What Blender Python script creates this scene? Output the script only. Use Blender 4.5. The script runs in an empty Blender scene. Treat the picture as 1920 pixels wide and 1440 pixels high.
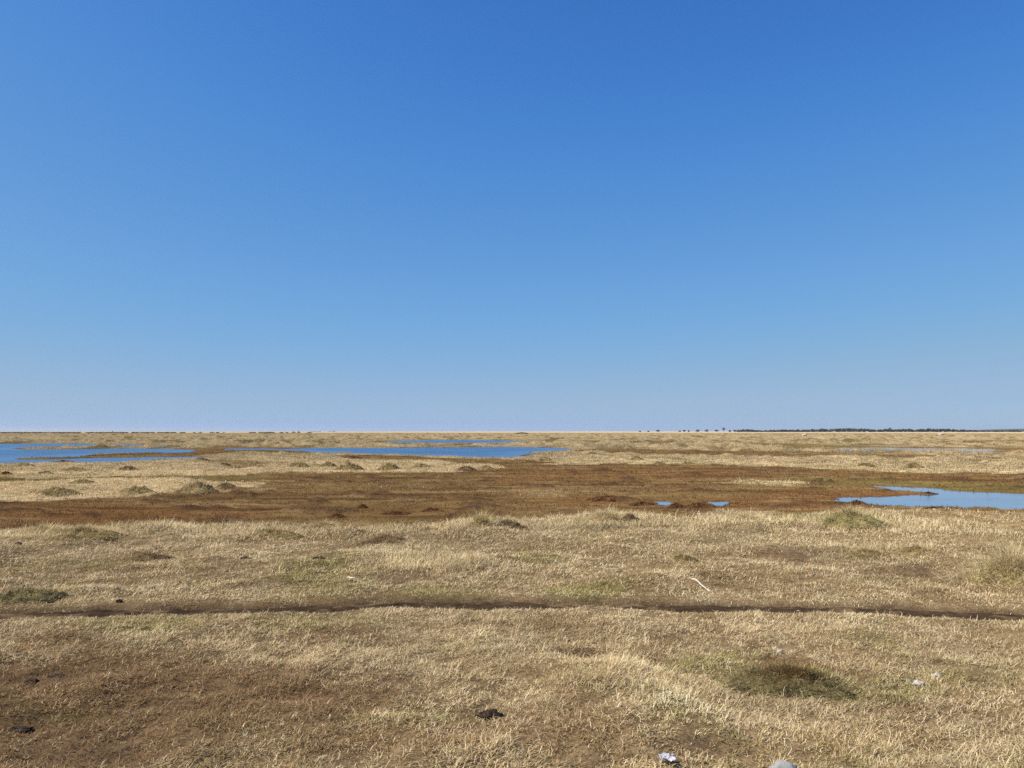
import bpy, math, random
import numpy as np
from concurrent.futures import ThreadPoolExecutor

random.seed(7)
RNG = np.random.default_rng(11)
C = bpy.context.scene.collection
sc = bpy.context.scene

# ------------------------------------------------------------------ camera frame
EYE = 1.6
F = 1450.0
PITCH = math.atan(88.5 / F)
CP, SP = math.cos(PITCH), math.sin(PITCH)
WATER = -0.06


def at(u, v, z=0.0):
    """a place in the photograph -> the spot on the level plane z where that thing stands"""
    a, b = (u - 960.0) / F, -(v - 720.0) / F
    X, Y, Z = a, CP - b * SP, SP + b * CP
    t = (EYE - z) / max(-Z, 1e-5)
    return (X * t, Y * t)


# ------------------------------------------------------------------ noise
GRAD = np.stack([np.cos(np.arange(256) * 2 * math.pi / 256), np.sin(np.arange(256) * 2 * math.pi / 256)]).astype(np.float32)
PERM = np.concatenate([np.random.default_rng(5).permutation(4096)] * 2).astype(np.int32)


def _hash(ix, iy, seed):
    return PERM[(PERM[(ix + seed * 57) & 4095] + iy + seed * 131) & 4095] & 255


def perlin(x, y, seed=0):
    x0f = np.floor(x); y0f = np.floor(y)
    fx = (x - x0f).astype(np.float32); fy = (y - y0f).astype(np.float32)
    x0 = x0f.astype(np.int32); y0 = y0f.astype(np.int32)
    ux = fx * fx * fx * (fx * (fx * 6 - 15) + 10)
    uy = fy * fy * fy * (fy * (fy * 6 - 15) + 10)

    def g(ix, iy, dx, dy):
        a = _hash(ix, iy, seed)
        return GRAD[0][a] * dx + GRAD[1][a] * dy
    n00 = g(x0, y0, fx, fy); n10 = g(x0 + 1, y0, fx - 1, fy)
    n01 = g(x0, y0 + 1, fx, fy - 1); n11 = g(x0 + 1, y0 + 1, fx - 1, fy - 1)
    a = n00 + ux * (n10 - n00); b = n01 + ux * (n11 - n01)
    return (a + uy * (b - a)) * 1.5


def fbm(x, y, lam, seed=0, octs=3, gain=0.5):
    s = 0; amp = 1.0; tot = 0
    for k in range(octs):
        s = s + amp * perlin(x / lam, y / lam, seed + 17 * k); tot += amp
        amp *= gain; lam *= 0.47
    return s / tot


def sstep(a, b, t):
    t = np.clip((t - a) / (b - a), 0, 1)
    return t * t * (3 - 2 * t)


def psdf(poly, x, y, margin, warp=None):
    """signed distance to a polygon, positive inside"""
    P = np.array(poly)
    out = np.full(x.shape, -margin * 1.0)
    lo, hi = P.min(0) - margin, P.max(0) + margin
    idx = np.nonzero((x > lo[0]) & (x < hi[0]) & (y > lo[1]) & (y < hi[1]))[0]
    if not len(idx):
        return out
    px, py = x[idx], y[idx]
    if warp:
        lam, ax_, ay_, sd_ = warp
        px, py = px + fbm(px, py, lam, sd_, 3) * ax_, py + fbm(px, py, lam, sd_ + 1, 3) * ay_
    d2 = np.full(px.shape, 1e18); ins = np.zeros(px.shape, bool)
    n = len(P)
    for i in range(n):
        ax, ay = P[i]; bx, by = P[(i + 1) % n]
        ex, ey = bx - ax, by - ay
        t = np.clip(((px - ax) * ex + (py - ay) * ey) / max(ex * ex + ey * ey, 1e-12), 0, 1)
        dx, dy = px - ax - t * ex, py - ay - t * ey
        d2 = np.minimum(d2, dx * dx + dy * dy)
        if abs(ey) > 1e-12:
            c = ((ay > py) != (by > py)) & (px < ax + (py - ay) * ex / ey)
            ins ^= c
    d = np.sqrt(d2)
    out[idx] = np.maximum(np.where(ins, d, -d), -margin)
    return out


def ell(u, v, ru, rv, n=20):
    return [(u + ru * math.cos(2 * math.pi * k / n), v + rv * math.sin(2 * math.pi * k / n)) for k in range(n)]


# ------------------------------------------------------------------ the lie of the land
POND_PX = {
    'A': [(-260, 832), (0, 832), (100, 831.5), (200, 832.5), (330, 835), (400, 837), (300, 837), (200, 836.5), (100, 838), (50, 839),
          (12, 840.5), (30, 842.5), (100, 843), (160, 842), (260, 841), (358, 843.5), (360, 846), (340, 849), (318, 850),
          (305, 848), (250, 849.5), (180, 851), (155, 854), (140, 856.5), (60, 858), (22, 859), (14, 861), (30, 862),
          (100, 861.5), (140, 860.5), (178, 859), (230, 858.5), (300, 857), (370, 857), (380, 858.5), (320, 861), (260, 864),
          (230, 866), (180, 868.5), (140, 868), (100, 867), (60, 869), (0, 870), (-260, 874)],
    'B': [(425, 841.5), (480, 841), (530, 842), (600, 840), (720, 840), (800, 839), (900, 838.5), (960, 838), (1030, 839.5),
          (1060, 841), (1078, 843), (1050, 845.5), (1015, 847), (985, 849), (1008, 852), (985, 855), (970, 858), (950, 859), (900, 859),
          (850, 857), (800, 854.5), (720, 852.5), (640, 851), (600, 849.5), (580, 846), (530, 844.5), (480, 844), (430, 844.5)],
    'C': [(712, 829), (760, 826.5), (850, 825), (940, 826), (1000, 828), (960, 829), (930, 831), (900, 830.5), (860, 832), (800, 831.5), (760, 833), (740, 831)],
    'D': [(1540, 840), (1650, 838.5), (1720, 840), (1780, 840), (1850, 841), (1868, 844), (1850, 847), (1800, 848), (1740, 846.5),
          (1690, 844), (1640, 843), (1580, 842.5)],
    'E': [(1640, 912.6), (1660, 912), (1700, 914), (1745, 915), (1770, 919), (1800, 921), (1850, 923), (1920, 926),
          (2080, 928), (2080, 955), (1920, 952), (1880, 954), (1830, 953), (1780, 951), (1700, 949.5), (1650, 948), (1612, 944),
          (1578, 940), (1575, 936.5), (1595, 933), (1610, 934), (1640, 933), (1680, 930.5), (1730, 929), (1752, 926.5), (1738, 923.5), (1705, 921),
          (1685, 919.5), (1662, 915.5)],
    'F': [(1231, 940.5), (1245, 940), (1256, 943), (1252, 948), (1244, 947.5), (1236, 943.5)],
    'G': [(1328, 941), (1362, 940.5), (1357, 946), (1350, 949), (1343, 948), (1333, 944)],
}
POND = {k: [at(u, v, WATER) for u, v in p] for k, p in POND_PX.items()}

#        key     outline in the photo                                     soft edge (m)  strength
ZONES = [
    ('mud', [(-300, 936), (0, 936), (60, 938), (150, 935), (300, 931), (440, 918), (480, 902), (500, 889), (600, 885), (700, 887),
             (850, 885), (930, 878), (960, 866), (1010, 870), (1100, 871), (1250, 869), (1440, 874), (1600, 881), (1750, 887), (1920, 888), (2400, 888),
             (2400, 960), (1920, 957), (1800, 957), (1700, 954), (1600, 952), (1530, 957), (1440, 972), (1400, 963), (1310, 972), (1250, 966),
             (1160, 962), (1100, 970), (1000, 974), (960, 974), (850, 979), (700, 986), (480, 986), (330, 986), (200, 989), (100, 991), (0, 1000), (-300, 1010)], .7, 1),
    ('mud', [(-200, 892), (60, 897), (250, 893), (430, 890), (500, 891), (500, 905), (440, 905), (350, 897), (200, 900), (100, 905), (-200, 903)], .35, 1),
    ('mud', [(380, 863), (430, 861), (520, 866), (500, 876), (430, 880), (390, 872)], .6, .6),
    ('mud', [(620, 855), (700, 852), (800, 857), (900, 861), (1000, 861), (1050, 868), (1000, 876), (930, 872), (800, 864), (700, 861), (640, 861)], .5, 1),
    ('mud', [(1060, 844), (1150, 842), (1300, 844), (1450, 847), (1560, 851), (1800, 854), (1800, 859), (1600, 858), (1440, 856), (1250, 853), (1100, 849)], 1., .9),
    ('mud', [(1370, 831), (1420, 830.5), (1520, 834), (1700, 838), (1880, 839), (1960, 842), (1960, 848), (1870, 849), (1700, 846), (1560, 842), (1440, 836)], 1.5, 1),
    ('mud', [(940, 827), (1000, 826), (1120, 827), (1150, 829), (1000, 831), (930, 833), (800, 836), (740, 835)], 4, .7),
    ('mud', [(-200, 838), (150, 837), (420, 838), (560, 839), (600, 843), (600, 850), (430, 849), (390, 855), (250, 858), (120, 859), (20, 861), (20, 858), (150, 852), (330, 846), (200, 842), (-200, 842)], 1.6, .85),
    ('mud', [(1780, 827), (1920, 825), (2000, 826), (2000, 830), (1850, 831)], 6, .6),
    ('mud', [(1640, 956), (1740, 953), (1920, 955), (2400, 957), (2400, 1000), (1920, 1003), (1860, 995), (1780, 985), (1660, 980)], .5, .45),
    ('green', [(1470, 893), (1560, 896), (1700, 899), (1920, 906), (2400, 910), (2400, 925), (1920, 924), (1780, 919), (1690, 911), (1560, 908), (1470, 902)], .9, .5),
    ('green', [(700, 973), (800, 970), (830, 976), (760, 983), (690, 984)], .4, .5),
    ('green', [(200, 985), (330, 982), (480, 981), (480, 988), (300, 992)], .4, .45),
    ('green', ell(1530, 975, 120, 14), .5, .55),
    ('green', ell(590, 1085, 90, 35), .25, .6),
    ('green', ell(170, 1062, 50, 9), .2, .6),
    ('green', ell(1000, 1047, 55, 12), .2, .55),
    ('green', ell(1120, 1112, 95, 14), .15, .8),
    ('green', ell(830, 1112, 100, 14), .15, .6),
    ('green', ell(560, 1165, 90, 20), .15, .45),
    ('green', ell(260, 1180, 130, 16), .15, .5),
    ('green', ell(1390, 1250, 110, 26), .15, .6),
    ('green', ell(1650, 1300, 120, 28), .15, .5),
    ('green', ell(770, 1350, 130, 25), .12, .5),
    ('green', ell(90, 1345, 130, 18), .1, .5),
    ('green', ell(1820, 1270, 100, 30), .15, .35),
    ('green', ell(1620, 1200, 60, 18), .15, .4),
    ('green', [(-200, 892), (60, 896), (250, 893), (430, 891), (500, 892), (440, 904), (350, 898), (200, 901), (100, 905), (-200, 904)], .35, .5),
    ('green', [(1370, 831), (1420, 830.5), (1700, 837), (1560, 841), (1440, 836)], 1.5, .4),
    ('bare', ell(1480, 1043, 55, 13), .15, .8),
    ('bare', ell(1760, 1076, 85, 13), .15, .85),
    ('bare', ell(1640, 1073, 45, 7), .12, .6),
    ('bare', ell(1080, 1227, 50, 9), .06, 1),
    ('bare', ell(1000, 1232, 22, 5), .05, .7),
    ('bare', ell(50, 1275, 100, 18), .12, .85),
    ('bare', ell(30, 1362, 70, 12), .06, .8),
    ('bare', ell(640, 1188, 60, 8), .08, .6),
    ('bare', ell(1320, 1415, 90, 14), .06, .7),
    ('bare', ell(760, 1085, 45, 10), .15, .5),
    ('bare', ell(930, 1350, 70, 22), .1, .45),
    ('bare', ell(200, 1425, 120, 18), .06, .5),
    ('bare', ell(1395, 1278, 40, 13), .06, .75),
    ('bare', ell(1592, 1278, 48, 17), .06, .8),
    ('bare', ell(1450, 1240, 45, 9), .06, .6),
    ('bare', ell(1510, 1300, 60, 8), .05, .6),
    ('bare', ell(330, 1325, 70, 9), .06, .55),
    ('bare', ell(560, 1305, 60, 12), .07, .5),
    ('bare', ell(420, 1290, 40, 7), .05, .5),
    ('bare', ell(630, 1415, 50, 9), .05, .5),
    ('bare', ell(1100, 1340, 35, 7), .05, .5),
    ('bare', ell(840, 1238, 30, 6), .05, .5),
    ('brown', [(-100, 1255), (150, 1240), (330, 1248), (480, 1250), (640, 1275), (720, 1300), (690, 1330), (560, 1350), (440, 1380), (330, 1440), (-100, 1445)], .35, .85),
    ('brown', [(-100, 1195), (120, 1190), (200, 1215), (100, 1240), (-100, 1245)], .3, .5),
    ('brown', ell(1480, 1262, 80, 26), .12, .9),
    ('brown', ell(620, 1205, 150, 18), .2, .5),
    ('brown', ell(760, 1395, 220, 30), .15, .45),
    ('brown', ell(1780, 1340, 150, 18), .15, .3),
    ('brown', ell(1050, 1385, 130, 22), .12, .35),
    ('brown', ell(1850, 1035, 90, 10), .2, .4),
    ('brown', ell(620, 1000, 200, 20), .5, .35),
    ('red', [(-300, 945), (200, 942), (480, 945), (520, 965), (480, 982), (200, 984), (-300, 992)], .8, .8),
    ('red', [(1340, 932), (1450, 925), (1560, 916), (1700, 920), (1750, 926), (1640, 932), (1560, 940), (1560, 952), (1450, 966), (1350, 955)], .5, .9),
    ('red', [(900, 876), (1100, 874), (1300, 878), (1500, 888), (1900, 896), (1900, 904), (1500, 894), (1200, 898), (950, 905)], 1., .6),
    ('red', ell(1100, 937, 120, 10), .5, .5),
    ('tan', [(1330, 903), (1400, 900), (1480, 901), (1510, 906), (1470, 911), (1350, 910)], .5, .8),
    ('tan', [(60, 838.3), (300, 837.6), (430, 838.6), (300, 841.5), (60, 841.8)], .8, 1),
    ('tan', [(960, 918), (1030, 917), (1060, 925), (1040, 934), (960, 932)], .5, .5),
    ('tan', [(480, 912), (560, 912), (560, 922), (490, 923)], .5, .5),
    ('tan', [(600, 904), (760, 905), (860, 915), (760, 920), (640, 912)], .5, .3),
    ('tall', [(-100, 1000), (60, 992), (200, 990), (330, 988), (480, 986), (700, 987), (850, 980), (1000, 975), (1160, 964), (1400, 966), (1450, 975),
              (1600, 965), (1900, 1000), (1900, 1012), (1600, 1000), (1200, 992), (1000, 1000), (600, 1010), (200, 1005), (-100, 1018)], .5, .8),
    ('tall', ell(790, 1060, 130, 24), .3, .8),
    ('tall', ell(1650, 1035, 120, 12), .3, .6),
    ('tall', ell(1190, 1275, 50, 22), .1, .5),
    ('pale', ell(790, 1058, 160, 24), .4, .9),
    ('pale', ell(1180, 1010, 300, 22), .6, .5),
    ('pale', ell(1170, 1275, 110, 30), .2, .5),
    ('pale', ell(800, 1225, 170, 25), .2, .6),
    ('pale', ell(300, 1000, 280, 12), .5, .5),
    ('pale', ell(1880, 1080, 80, 26), .2, .5),
    ('pale', ell(1700, 1400, 260, 30), .15, .4),
]
ZW = [(k, [at(u, v) for u, v in p], s, w) for k, p, s, w in ZONES]
ZKEYS = ('mud', 'green', 'bare', 'brown', 'red', 'tan', 'tall', 'pale')

TRACK_PX = [(-400, 1158), (-120, 1152), (0, 1151), (110, 1150), (200, 1148), (300, 1145), (400, 1142), (500, 1139), (560, 1138), (640, 1136), (720, 1131), (800, 1130), (870, 1132), (960, 1132),
            (1050, 1132), (1120, 1132), (1200, 1135), (1300, 1137), (1400, 1137), (1500, 1139), (1600, 1141), (1680, 1143), (1740, 1144), (1800, 1149),
            (1860, 1152), (1930, 1157), (2100, 1170), (2400, 1200)]
TRACK = np.array([at(u, v) for u, v in TRACK_PX])


def polydist(x, y, P, margin):
    out = np.full(x.shape, margin)
    lo, hi = P.min(0) - margin, P.max(0) + margin
    idx = np.nonzero((x > lo[0]) & (x < hi[0]) & (y > lo[1]) & (y < hi[1]))[0]
    if not len(idx):
        return out
    px, py = x[idx], y[idx]
    d2 = np.full(px.shape, margin ** 2)
    for i in range(len(P) - 1):
        ax, ay = P[i]; ex, ey = P[i + 1] - P[i]
        t = np.clip(((px - ax) * ex + (py - ay) * ey) / (ex * ex + ey * ey), 0, 1)
        d2 = np.minimum(d2, (px - ax - t * ex) ** 2 + (py - ay - t * ey) ** 2)
    out[idx] = np.sqrt(d2)
    return out


POND_SCALE = {'A': 1.0, 'B': 1.0, 'C': 2.0, 'D': 1.6, 'E': .32, 'F': .16, 'G': .18}


def land_(x, y):
    """zones, height and shore distance of any spot of the marsh"""
    d = np.hypot(x, y)
    z = {k: np.zeros_like(x) for k in ZKEYS}
    for key, poly, soft, w in ZW:
        s = psdf(poly, x, y, 2.8 * soft, (5 * soft, 2.2 * soft, 1.3 * soft, 3))
        z[key] = np.maximum(z[key], w * sstep(-soft, soft, s))
    z['mud'] *= 1 - z['tan'] * .8
    # shores
    lev = np.zeros_like(x); shore = np.full(x.shape, 99.0)
    for k, poly in POND.items():
        s = POND_SCALE[k]
        sd = psdf(poly, x, y, 6 * s, (2.2 * s, .8 * s, 1.1 * s, 41))
        sdn = sd / s
        shore = np.minimum(shore, -sdn)
        lev = np.minimum(lev, -.075 * sstep(-1.3, .12, sdn) - .22 * sstep(0.0, 1.0, sdn))
    z['shore'] = shore
    near = sstep(6, .5, shore)
    grass = 1 - z['mud']
    # hummocks
    far = sstep(32, 65, d)
    damp = 1 - .75 * near
    h1 = sstep(.04, .5, fbm(x, y, 2.6, 5, 2)) * (.08 + .17 * far + .10 * sstep(45, 90, d))
    h2 = sstep(-.1, .6, fbm(x, y, 1.0, 9, 2)) * (.05 + .04 * far)
    h3 = fbm(x, y, 7.0, 15, 2) * .06 * far
    h4 = sstep(.1, .6, fbm(x * .45, y, 5.5, 25, 2)) * .25 * sstep(60, 140, d)
    fade = 1 - sstep(500, 1100, d)
    hum = (h1 + h2 + h3 * .5 + h4) * (.12 + .88 * grass) * damp * fade
    z['hum'] = np.clip(sstep(.04, .5, fbm(x, y, 2.6, 5, 2)), 0, 1) * grass
    lowmud = -.03 * z['mud']
    ridge = sstep(.18, .5, fbm(x * .6, y, .9, 33, 3)) * .08 * z['mud'] * (1 - near * .4)
    z['ridge'] = ridge / .08
    micro = fbm(x, y, .35, 19, 3) * .028 * (1 - sstep(20, 45, d)) + fbm(x, y, .09, 23, 2) * .008 * (1 - sstep(9, 16, d))
    td = polydist(x + fbm(x, y, .5, 61, 2) * .08, y + fbm(x, y, .5, 62, 2) * .12, TRACK, 1.2)
    td = td + .24 * sstep(.12, .42, fbm(x, y, 2.4, 63, 2))      # stretches grown over again
    z['track'] = td
    groove = -.038 * sstep(.26, .13, td) + .008 * np.exp(-((td - .36) / .12) ** 2)
    h = hum + lowmud + ridge + micro - .03 * z['bare'] + .03 * z['tall']
    h = h * (1 - sstep(1.1, .25, td) * .85)
    h = h * (1 - sstep(1.3, .2, shore) * .85) + lev
    z['h'] = h + groove
    z['h0'] = h
    z['d'] = d
    return z


def land(x, y):
    n = len(x)
    if n < 60000:
        return land_(x, y)
    parts = np.array_split(np.arange(n), n // 50000 + 1)
    with ThreadPoolExecutor(4) as ex:
        res = list(ex.map(lambda i: land_(x[i], y[i]), parts))
    return {k: np.concatenate([r[k] for r in res]) for k in res[0]}


def mix(a, b, t):
    return a + (b - a) * t[:, None]


def col(*c):
    return np.array(c)[None, :]


STRAW_A, STRAW_B = col(.52, .39, .21), col(.39, .275, .135)
DARK = col(.105, .068, .040)


def ground_colour_(x, y, z):
    d = z['d']
    n5 = fbm(x, y, 6.0, 101, 3); n1 = fbm(x, y, 1.1, 102, 3); n03 = fbm(x, y, .28, 103, 3)
    st = fbm(x * .35, y, 1.6, 104, 3)
    c = mix(np.repeat(STRAW_B, len(x), 0), STRAW_A, sstep(-.45, .45, n1 * .6 + n5 * .6))
    c = mix(c, col(.24, .155, .078), sstep(.05, .55, n03 * .55 + n1 * .6) * .75)
    c = mix(c, col(.30, .26, .11), sstep(.1, .6, n5 * .7 - n1 * .4) * .4)
    farf = sstep(18, 40, d)
    # hummock tops bleached; olive brown of the hollows also stands in for hummock shade
    c = mix(c, col(.46, .345, .19), z['hum'] * .6 * farf)
    c = mix(c, col(.175, .13, .05), sstep(.0, .40, -fbm(x, y, 2.6, 5, 2) + .35 * n1) * .85 * farf)
    c = mix(c, col(.18, .13, .05), sstep(.0, .35, fbm(x * .6, y * .25, 3.2, 55, 3)) * .92 * sstep(45, 80, d))
    c = mix(c, col(.44, .34, .22), sstep(450, 900, d) * .8)  # distance haze put into the pale colour of the farthest ground
    c = mix(c, col(.50, .40, .22), z['pale'] * .55)
    c = mix(c, col(.27, .165, .085), z['brown'] * (.55 + .4 * sstep(-.3, .4, n03 + n1 * .5)))
    c = mix(c, col(.19, .18, .065), z['green'] * (.45 + .4 * sstep(-.3, .4, n03)))
    c = c * (1 - sstep(26, 9, d)[:, None] * col(.66, .685, .69)) * ((1 - .0 * d) * (1 - .36 * sstep(25, 60, d) * sstep(900, 500, d)))[:, None]      # soil and gap shade under near blades; far grass self-shadow put into colour
    mud = mix(np.repeat(col(.170, .096, .036), len(x), 0), col(.235, .148, .058), sstep(-.4, .4, st))
    mud = mix(mud, col(.205, .095, .034), z['red'] * .75)
    mud = mix(mud, col(.33, .22, .10), sstep(.08, .42, fbm(x * .22, y, .9, 106, 3)) * .65)
    mud = mix(mud, col(.085, .046, .022), sstep(.14, .45, fbm(x * .2, y, 1.2, 107, 3)) * .75)
    mud = mix(mud, col(.175, .150, .042), z['green'] * .9)
    mud = mix(mud, col(.085, .045, .028), np.clip(z['ridge'], 0, 1) * .8)
    mud = mud * .71
    c = mix(c, mud, sstep(.15, .75, z['mud'] + .25 * n03))
    c = mix(c, DARK, z['bare'] * (.5 + .5 * sstep(-.3, .3, n03)))
    c = mix(c, DARK * .7, sstep(.25, .12, z['track']) * .95)
    wet = sstep(.9, -.1, z['shore'])
    c = mix(c, col(.075, .050, .032), wet * .85)
    return np.clip(c, .01, .7)


def ground_colour(x, y, z):
    parts = np.array_split(np.arange(len(x)), len(x) // 50000 + 1)
    with ThreadPoolExecutor(4) as ex:
        return np.concatenate(list(ex.map(lambda i: ground_colour_(x[i], y[i], {k: v[i] for k, v in z.items()}), parts)))


# ------------------------------------------------------------------ materials
def new_mat(name):
    m = bpy.data.materials.new(name); m.use_nodes = True
    nt = m.node_tree
    for n in list(nt.nodes):
        nt.nodes.remove(n)
    out = nt.nodes.new('ShaderNodeOutputMaterial')
    return m, nt, out


def noise_node(nt, vec, scale, detail=4, rough=.6):
    n = nt.nodes.new('ShaderNodeTexNoise'); n.inputs['Scale'].default_value = scale
    n.inputs['Detail'].default_value = detail; n.inputs['Roughness'].default_value = rough
    nt.links.new(vec, n.inputs['Vector'])
    return n.outputs['Fac']


def ramp(nt, fac, lo, hi, vlo, vhi):
    n = nt.nodes.new('ShaderNodeMapRange'); n.clamp = True
    for k, v in zip(('From Min', 'From Max', 'To Min', 'To Max'), (lo, hi, vlo, vhi)):
        n.inputs[k].default_value = v
    nt.links.new(fac, n.inputs['Value'])
    return n.outputs['Result']


def mth(nt, op, a, b):
    n = nt.nodes.new('ShaderNodeMath'); n.operation = op
    for i, v in enumerate((a, b)):
        if isinstance(v, (int, float)):
            n.inputs[i].default_value = v
        else:
            nt.links.new(v, n.inputs[i])
    return n.outputs[0]


def scaled(nt, colour, fac):
    n = nt.nodes.new('ShaderNodeVectorMath'); n.operation = 'SCALE'
    nt.links.new(colour, n.inputs[0]); nt.links.new(fac, n.inputs['Scale'])
    return n.outputs[0]


def soil_mat(name, bump=.5, bscale=18, attr='tint'):
    """colour attribute broken up by fine procedural grain"""
    m, nt, out = new_mat(name)
    tc = nt.nodes.new('ShaderNodeTexCoord').outputs['Object']
    at_ = nt.nodes.new('ShaderNodeAttribute'); at_.attribute_name = attr
    f1 = ramp(nt, noise_node(nt, tc, 55, 3, .7), .3, .7, .50, 1.5)
    f2 = ramp(nt, noise_node(nt, tc, 9, 4, .65), .3, .7, .68, 1.32)
    f3 = ramp(nt, noise_node(nt, tc, 1.7, 4, .6), .3, .7, .82, 1.18)
    fac = mth(nt, 'MULTIPLY', mth(nt, 'MULTIPLY', f1, f2), f3)
    b = nt.nodes.new('ShaderNodeBsdfDiffuse')
    nt.links.new(scaled(nt, at_.outputs['Color'], fac), b.inputs['Color'])
    b.inputs['Roughness'].default_value = .5
    bp = nt.nodes.new('ShaderNodeBump'); bp.inputs['Strength'].default_value = bump; bp.inputs['Distance'].default_value = .02
    nt.links.new(noise_node(nt, tc, bscale, 6, .7), bp.inputs['Height'])
    nt.links.new(bp.outputs[0], b.inputs['Normal'])
    nt.links.new(b.outputs[0], out.inputs['Surface'])
    return m


def blade_mat(name, trans=.3):
    m, nt, out = new_mat(name)
    at_ = nt.nodes.new('ShaderNodeAttribute'); at_.attribute_name = 'tint'
    b = nt.nodes.new('ShaderNodeBsdfDiffuse')
    t = nt.nodes.new('ShaderNodeBsdfTranslucent')
    mx = nt.nodes.new('ShaderNodeMixShader'); mx.inputs[0].default_value = trans
    nt.links.new(at_.outputs['Color'], b.inputs['Color']); nt.links.new(at_.outputs['Color'], t.inputs['Color'])
    nt.links.new(b.outputs[0], mx.inputs[1]); nt.links.new(t.outputs[0], mx.inputs[2])
    nt.links.new(mx.outputs[0], out.inputs['Surface'])
    return m


def stone_mat(name, a, b_, scale=14, rough=.85):
    m, nt, out = new_mat(name)
    tc = nt.nodes.new('ShaderNodeTexCoord').outputs['Object']
    cr = nt.nodes.new('ShaderNodeValToRGB')
    cr.color_ramp.elements[0].color = (*a, 1); cr.color_ramp.elements[1].color = (*b_, 1)
    cr.color_ramp.elements[0].position = .35; cr.color_ramp.elements[1].position = .65
    nz = noise_node(nt, tc, scale, 8, .7)
    nt.links.new(nz, cr.inputs[0])
    b = nt.nodes.new('ShaderNodeBsdfPrincipled'); b.inputs['Roughness'].default_value = rough
    nt.links.new(cr.outputs[0], b.inputs['Base Color'])
    bp = nt.nodes.new('ShaderNodeBump'); bp.inputs['Strength'].default_value = .6; bp.inputs['Distance'].default_value = .01
    nt.links.new(nz, bp.inputs['Height']); nt.links.new(bp.outputs[0], b.inputs['Normal'])
    nt.links.new(b.outputs[0], out.inputs['Surface'])
    return m


def water_mat(name, chop, wavelength, rough, deep, ior=1.333):
    m, nt, out = new_mat(name)
    tc = nt.nodes.new('ShaderNodeTexCoord').outputs['Object']
    mp = nt.nodes.new('ShaderNodeMapping'); mp.inputs['Scale'].default_value = (1.0, 1.5, 1.0)
    mp.inputs['Rotation'].default_value = (0, 0, .5)
    nt.links.new(tc, mp.inputs['Vector'])
    n1 = noise_node(nt, mp.outputs[0], 1 / wavelength, 5, .6)
    patchy = ramp(nt, noise_node(nt, mp.outputs[0], .45, 3, .6), .35, .65, .45, 1.3)
    gust = ramp(nt, noise_node(nt, tc, .12, 3, .55), .35, .65, .4, 1.25)
    bp = nt.nodes.new('ShaderNodeBump'); bp.inputs['Distance'].default_value = wavelength * .5
    cm = nt.nodes.new('ShaderNodeAttribute'); cm.attribute_name = 'tint'      # ripples die out towards the shore
    nt.links.new(mth(nt, 'MULTIPLY', mth(nt, 'MULTIPLY', mth(nt, 'MULTIPLY', gust, patchy), chop), mth(nt, 'ADD', mth(nt, 'MULTIPLY', cm.outputs['Fac'], .85), .15)), bp.inputs['Strength'])
    nt.links.new(n1, bp.inputs['Height'])
    b = nt.nodes.new('ShaderNodeBsdfPrincipled')
    b.inputs['Base Color'].default_value = (*deep, 1); b.inputs['Roughness'].default_value = rough
    b.inputs['IOR'].default_value = ior
    nt.links.new(bp.outputs[0], b.inputs['Normal'])
    nt.links.new(b.outputs[0], out.inputs['Surface'])
    return m


M = {
    'ground': soil_mat('ground_turf_and_mud'),
    'path': soil_mat('trodden_soil', .8, 30),
    'mound': soil_mat('matted_thatch', .9, 40),
    'clod': soil_mat('peat', 1.0, 60),
    'blade': blade_mat('dry_grass_blade'),
    'leaf': blade_mat('tree_leaf', .15),
    'far_water': water_mat('choppy_water', .8, .5, .2, (.010, .056, .135)),
    'near_water': water_mat('still_water', .05, .25, .03, (.12, .165, .22), 1.65),
    'white_stone': stone_mat('white_stone', (.30, .265, .21), (.50, .45, .37)),
    'grey_stone': stone_mat('grey_stone', (.15, .15, .135), (.33, .325, .30), 9),
    'pink_stone': stone_mat('pale_boulder', (.40, .30, .22), (.56, .44, .34), 3),
    'stick': stone_mat('bleached_wood', (.42, .36, .27), (.62, .54, .42), 30, .7),
    'plastic': stone_mat('weathered_plastic', (.24, .23, .26), (.48, .46, .47), 20, .4),
    'bark': stone_mat('bark', (.05, .04, .03), (.10, .08, .06), 4),
    'plaster': stone_mat('white_plaster', (.72, .72, .70), (.80, .80, .78), 1),
    'slate': stone_mat('roof_slate', (.25, .24, .24), (.33, .31, .30), 1),
    'wood_hill': stone_mat('wooded_hill', (.022, .032, .022), (.05, .062, .04), .02),
}


# ------------------------------------------------------------------ mesh helpers
def raw_mesh(name, verts, loops, starts, tint=None, mat=None, smooth=False, extra=None):
    me = bpy.data.meshes.new(name)
    me.vertices.add(len(verts)); me.vertices.foreach_set('co', np.ascontiguousarray(verts, np.float32).ravel())
    me.loops.add(len(loops)); me.loops.foreach_set('vertex_index', np.ascontiguousarray(loops, np.int32))
    me.polygons.add(len(starts)); me.polygons.foreach_set('loop_start', np.ascontiguousarray(starts, np.int32))
    me.polygons.foreach_set('use_smooth', np.full(len(starts), smooth))
    if tint is not None:
        a = me.attributes.new('tint', 'FLOAT_COLOR', 'POINT')
        rgba = np.ones((len(verts), 4), np.float32); rgba[:, :3] = tint
        a.data.foreach_set('color', rgba.ravel())
    me.update(calc_edges=True); me.validate()
    if mat:
        me.materials.append(mat)
    return me


def link(name, me, parent=None, loc=None):
    o = bpy.data.objects.new(name, me); C.objects.link(o)
    if parent: o.parent = parent
    if loc is not None: o.location = loc
    return o


def tag(o, label=None, cat=None, group=None, kind=None):
    for k, v in (('label', label), ('category', cat), ('group', group), ('kind', kind)):
        if v: o[k] = v
    return o


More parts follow.
